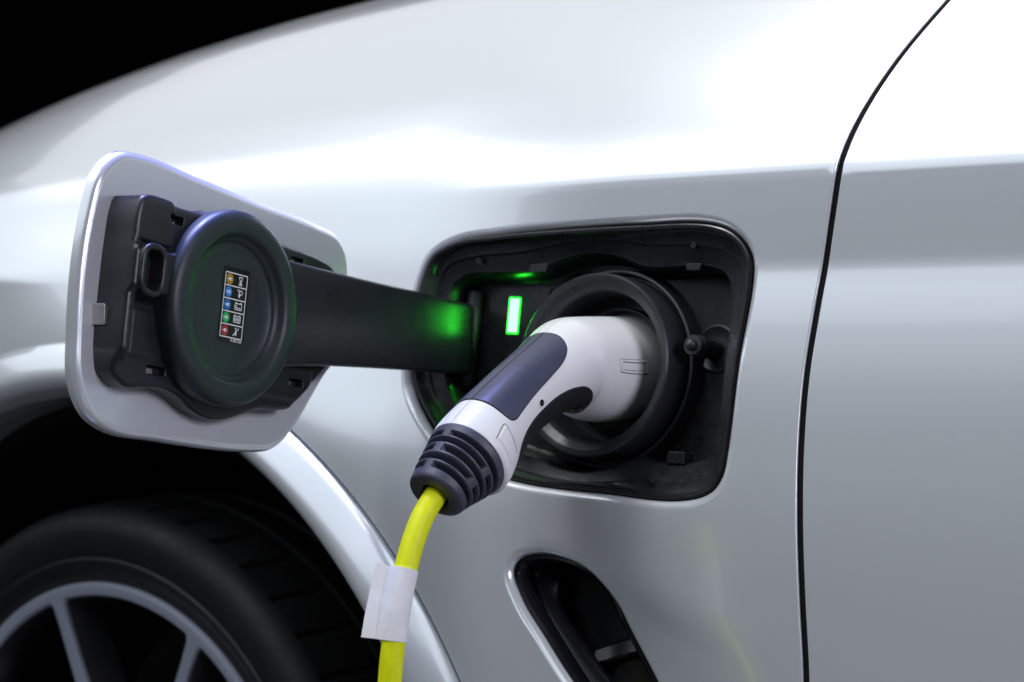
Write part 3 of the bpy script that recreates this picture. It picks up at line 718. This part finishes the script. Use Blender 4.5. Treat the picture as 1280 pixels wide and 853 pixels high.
arm = loft('hinge_arm', secs, M['arm'], flap)
# hinge barrel inside the pocket
lathe('hinge_barrel', [(.0001, -.030), (.004, -.030), (.0055, -.028), (.0055, .034), (.004, .036), (.0001, .036)], (-.1290, .034, .012), EV, M['deep'], flap, n=32)

# ================================================================== CHARGING PLUG
plug = empty('charging_plug', (PLUG_X, -.06, -.02)); plug['label'] = 'white and slate blue charging plug with yellow cable pushed into the car'; plug['category'] = 'charging plug'
V, N, Fc = [], [], []
ns, nt_ = 150, 96
for i in range(ns + 1):
    s = PL[-1] * i / ns
    for j in range(nt_):
        t = 2 * math.pi * j / nt_; V.append(plug_point(s, t)); N.append(plug_n(s, t))
for i in range(ns):
    for j in range(nt_):
        k = (j + 1) % nt_; Fc.append((i*nt_+j, (i+1)*nt_+j, (i+1)*nt_+k, i*nt_+k))
mesh('plug_shell', V, Fc, M['shell'], plug, N=N)
TK = .026
def pfn(u, v): return plug_point(u, v / TK), plug_n(u, v / TK)
def sth(L): return [(s * MM, R(t) * TK) for s, t in L]
def mirror(H): return H + [(s, -t) for s, t in H[::-1] if abs(t) > 1e-6]
def mirror180(H): return H + [(s, 360 - t) for s, t in H[::-1] if abs(t - 180) > 1e-6]
GR = mirror([(79, 0), (79, 20), (80.2, 31), (83.5, 44), (92, 56), (107, 64), (126, 69), (144, 72), (151.5, 71.5), (155, 66), (156.6, 55), (157, 30), (157, 0)])
gr = dedupe(cr_closed(sth(GR), .002))
patch('grip_seam', inset(gr if area2(gr) > 0 else gr[::-1], -.0005), pfn, M['seam'], plug, step=.004, top=.00015, depth=.001, rim=.0001, nr=1)
patch('grip', gr, pfn, M['grip'], plug, step=.003, top=.0007, depth=.0015, rim=.0006, nr=4)
DK = mirror180([(63.6, 180), (65, 168), (68.5, 154), (73.5, 138), (79.0, 122), (85, 110), (93, 103), (107, 98), (128, 98.5), (141, 100), (151, 104), (157, 112), (160, 125), (160.5, 145), (160.5, 180)])
dk = dedupe(cr_closed(sth(DK), .002))
patch('underside_seam', inset(dk if area2(dk) > 0 else dk[::-1], -.0004), pfn, M['seam'], plug, step=.004, top=.0001, depth=.001, rim=.0001, nr=1)
patch('underside_cover', dk, pfn, M['under'], plug, step=.003, top=.0005, depth=.0015, rim=.0005, nr=3)
def strip(name, L, wd, m, top, step=.002):
    P = open_curve(sth(L), step); A, B = [], []
    for k in range(len(P)):
        a = np.array(P[max(k-1, 0)]); b = np.array(P[min(k+1, len(P)-1)]); e = (b-a)/np.linalg.norm(b-a); q = np.array((-e[1], e[0])) * wd / 2
        A.append(tuple(np.array(P[k]) + q)); B.append(tuple(np.array(P[k]) - q))
    V, Fc = [], []
    for a, b in zip(A, B):
        for p in (a, b):
            pt, n = pfn(*p); V.append([pt[i] + n[i] * top for i in range(3)])
    for k in range(len(P) - 1): Fc.append((2*k, 2*k+2, 2*k+3, 2*k+1))
    return mesh(name, V, Fc, m, plug)
strip('mould_line', [(79, 0), (100, 0), (130, 0), (157, 0)], .0006, M['seam'], .00078)
strip('mould_line', [(40, 0), (60, 0), (78.4, 0)], .00016, M['seam'], .00006)
strip('mould_line', [(157.6, 0), (168, 0), (177, 0)], .00025, M['seam'], .00008)
patch('collar_panel', round_poly(sth([(161.2, 64), (172.5, 64), (172.5, 104), (163.2, 104), (162.6, 84)]), .0006, .0018), pfn, M['shell'], plug, step=.003, top=.00035, depth=.001, rim=.0003, nr=3)
strip('mould_line', [(173.5, 62.5), (161.0, 62.2), (161.7, 76), (162.4, 93), (162.6, 104)], .0004, M['seam'], .00012)
c1 = round_poly(sth([(27.4, 80), (54.8, 80), (54.8, 94.5), (27.4, 94.5)]), .001, .002, seg=4); c2 = round_poly(sth([(29.0, 82.6), (53.2, 82.6), (53.2, 91.8), (29.0, 91.8)]), .0006, .002, seg=4)
patch('marking_groove', inset(c1 if area2(c1) > 0 else c1[::-1], -.00035), pfn, M['seam'], plug, holes=[inset(c2 if area2(c2) > 0 else c2[::-1], .00035)], step=.003, top=.00005, depth=.001, rim=.0001, nr=1)
patch('marking_frame', c1, pfn, M['shell'], plug, holes=[c2], step=.003, top=.0004, depth=.001, rim=.00035, nr=3)
p, n = pfn(.1257, R(87) * TK)
lathe('screw_hole', [(.0031, .0001), (.0029, .0006), (.0022, .0006), (.0020, .0002)], p, n, M['shell'], plug, n=24)
lathe('screw', [(.0021, .0002), (.0020, .0004), (.0009, .0003), (.0001, .0001)], p, n, M['gloss'], plug, n=24)

# rubber strain relief with staggered slots
bc = curve3([(PLUG_X, -.1165, -.0535), (PLUG_X, -.1250, -.0592), (PLUG_X, -.1350, -.0655), (PLUG_X, -.1440, -.0722), (PLUG_X, -.1475, -.0752)], .00022)
d = [0.0]
for a, b in zip(bc, bc[1:]): d.append(d[-1] + math.dist(a, b))
Lb = d[-1]; secs = []; nth = 240; BMI = []
ROWS = [(.235, 0), (.375, 1), (.515, 0), (.655, 1), (.795, 0)]
def brad(f):
    r = .0253 + (.0168 - .0253) * max(0, (f - .08)) / .92
    if f < .08: r = .0250 + .0003 * f / .08
    if f > .93: r -= .004 * (1 - math.sqrt(max(0, 1 - ((f - .93) / .07) ** 2)))
    return r
for i, (p, l) in enumerate(zip(bc, d)):
    f = l / Lb; a = np.array(bc[max(i-1, 0)]); b = np.array(bc[min(i+1, len(bc)-1)]); e = (b-a)/np.linalg.norm(b-a)
    u = np.array((0, e[2], -e[1])); u = u if u[2] > 0 else -u; vv = np.array((1, 0, 0)); r0 = brad(f); sec = []
    for j in range(nth):
        t = 2 * math.pi * j / nth; dep = 0
        for fr, odd in ROWS:
            ds = abs(f - fr) * Lb
            if odd: da = abs(((t + math.pi/2) % math.pi) - 0)   # bridges at +-90
            else: da = t % math.pi
            da = min(da, math.pi - da) * r0
            q = min(.0019 - ds, da - .0030)
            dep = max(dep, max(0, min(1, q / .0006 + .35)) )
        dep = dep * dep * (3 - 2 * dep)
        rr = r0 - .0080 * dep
        BMI.append(1 if dep > .80 else 0)  # slot floors coloured black, the shade of the slots put into the colour
        sec.append(tuple(np.array(p) + u * rr * math.cos(t) * 1.0 + vv * rr * math.sin(t)))
    secs.append(sec)
# turned-in mouth round the cable
e = (np.array(bc[-1]) - np.array(bc[-2])); e /= np.linalg.norm(e); u = np.array((0, e[2], -e[1])); u = u if u[2] > 0 else -u
for rr, back in ((.0116, .0003), (.0100, .0000), (.0088, -.0012), (.0080, -.004), (.0075, -.010)):
    secs.append([tuple(np.array(bc[-1]) + e * back + u * rr * math.cos(2*math.pi*j/nth) + np.array((1, 0, 0)) * rr * math.sin(2*math.pi*j/nth)) for j in range(nth)])
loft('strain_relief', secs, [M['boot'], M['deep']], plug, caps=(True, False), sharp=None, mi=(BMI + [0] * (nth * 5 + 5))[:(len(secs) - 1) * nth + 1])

CAB = [(PLUG_X, -.138, -.0675), (PLUG_X, -.1475, -.0752), (PLUG_X, -.1585, -.0870), (PLUG_X, -.1685, -.1050), (PLUG_X, -.1765, -.1280), (PLUG_X, -.1825, -.1550), (PLUG_X - .001, -.1850, -.185), (PLUG_X - .003, -.186, -.25), (PLUG_X - .01, -.190, -.40), (PLUG_X - .01, -.215, -.56), (PLUG_X + .01, -.30, -.655), (PLUG_X + .05, -.45, -.679), (.15, -.75, -.679), (.10, -1.15, -.679), (-.2, -1.6, -.679)]
cable = tube('cable', curve3(CAB, .006), .0066, M['cable'], plug, n=32)
# white tape flag wrapped round the cable
cc = [np.array(p) for p in curve3(CAB, .002)]
cc = [p for p in cc if -.1545 < p[2] < -.1135]
secs = []
for k, p in enumerate(cc):
    a, b = cc[max(k-1, 0)], cc[min(k+1, len(cc)-1)]; t = (b-a)/np.linalg.norm(b-a)
    tail = np.array((-.80, -.60, 0)); tail -= t * (tail @ t); tail /= np.linalg.norm(tail); nn = np.cross(t, tail)
    r = .0073; f = k / (len(cc) - 1); TL = .0168 + .0012 * f; sec = []
    wv = .0006 * math.sin(f * 5)
    for ang in range(-125, 126, 12):
        q = R(ang); sec.append(p - tail * r * math.cos(q) + nn * r * math.sin(q))
    th = .00035
    for q, o in ((.30, 4.2), (.40, 3.4), (.41, 1.7), (.6, 1.3), (.8, 1.05), (1.0, .9)): sec.append(p + tail * (r * .6 + (TL - r * .6) * q) + nn * (th * o + wv * q + .0007 * q * f))
    for q, o in ((1.0, -.9), (.8, -1.05), (.6, -1.3), (.41, -1.7), (.40, -3.4), (.30, -4.2)): sec.append(p + tail * (r * .6 + (TL - r * .6) * q) + nn * (th * o + wv * q - .0011 * q * f))
    secs.append([tuple(x) for x in sec])
o = loft('tape_flag', secs, M['paper'], cable, sharp=60); o['label'] = 'white tape folded round the yellow cable'
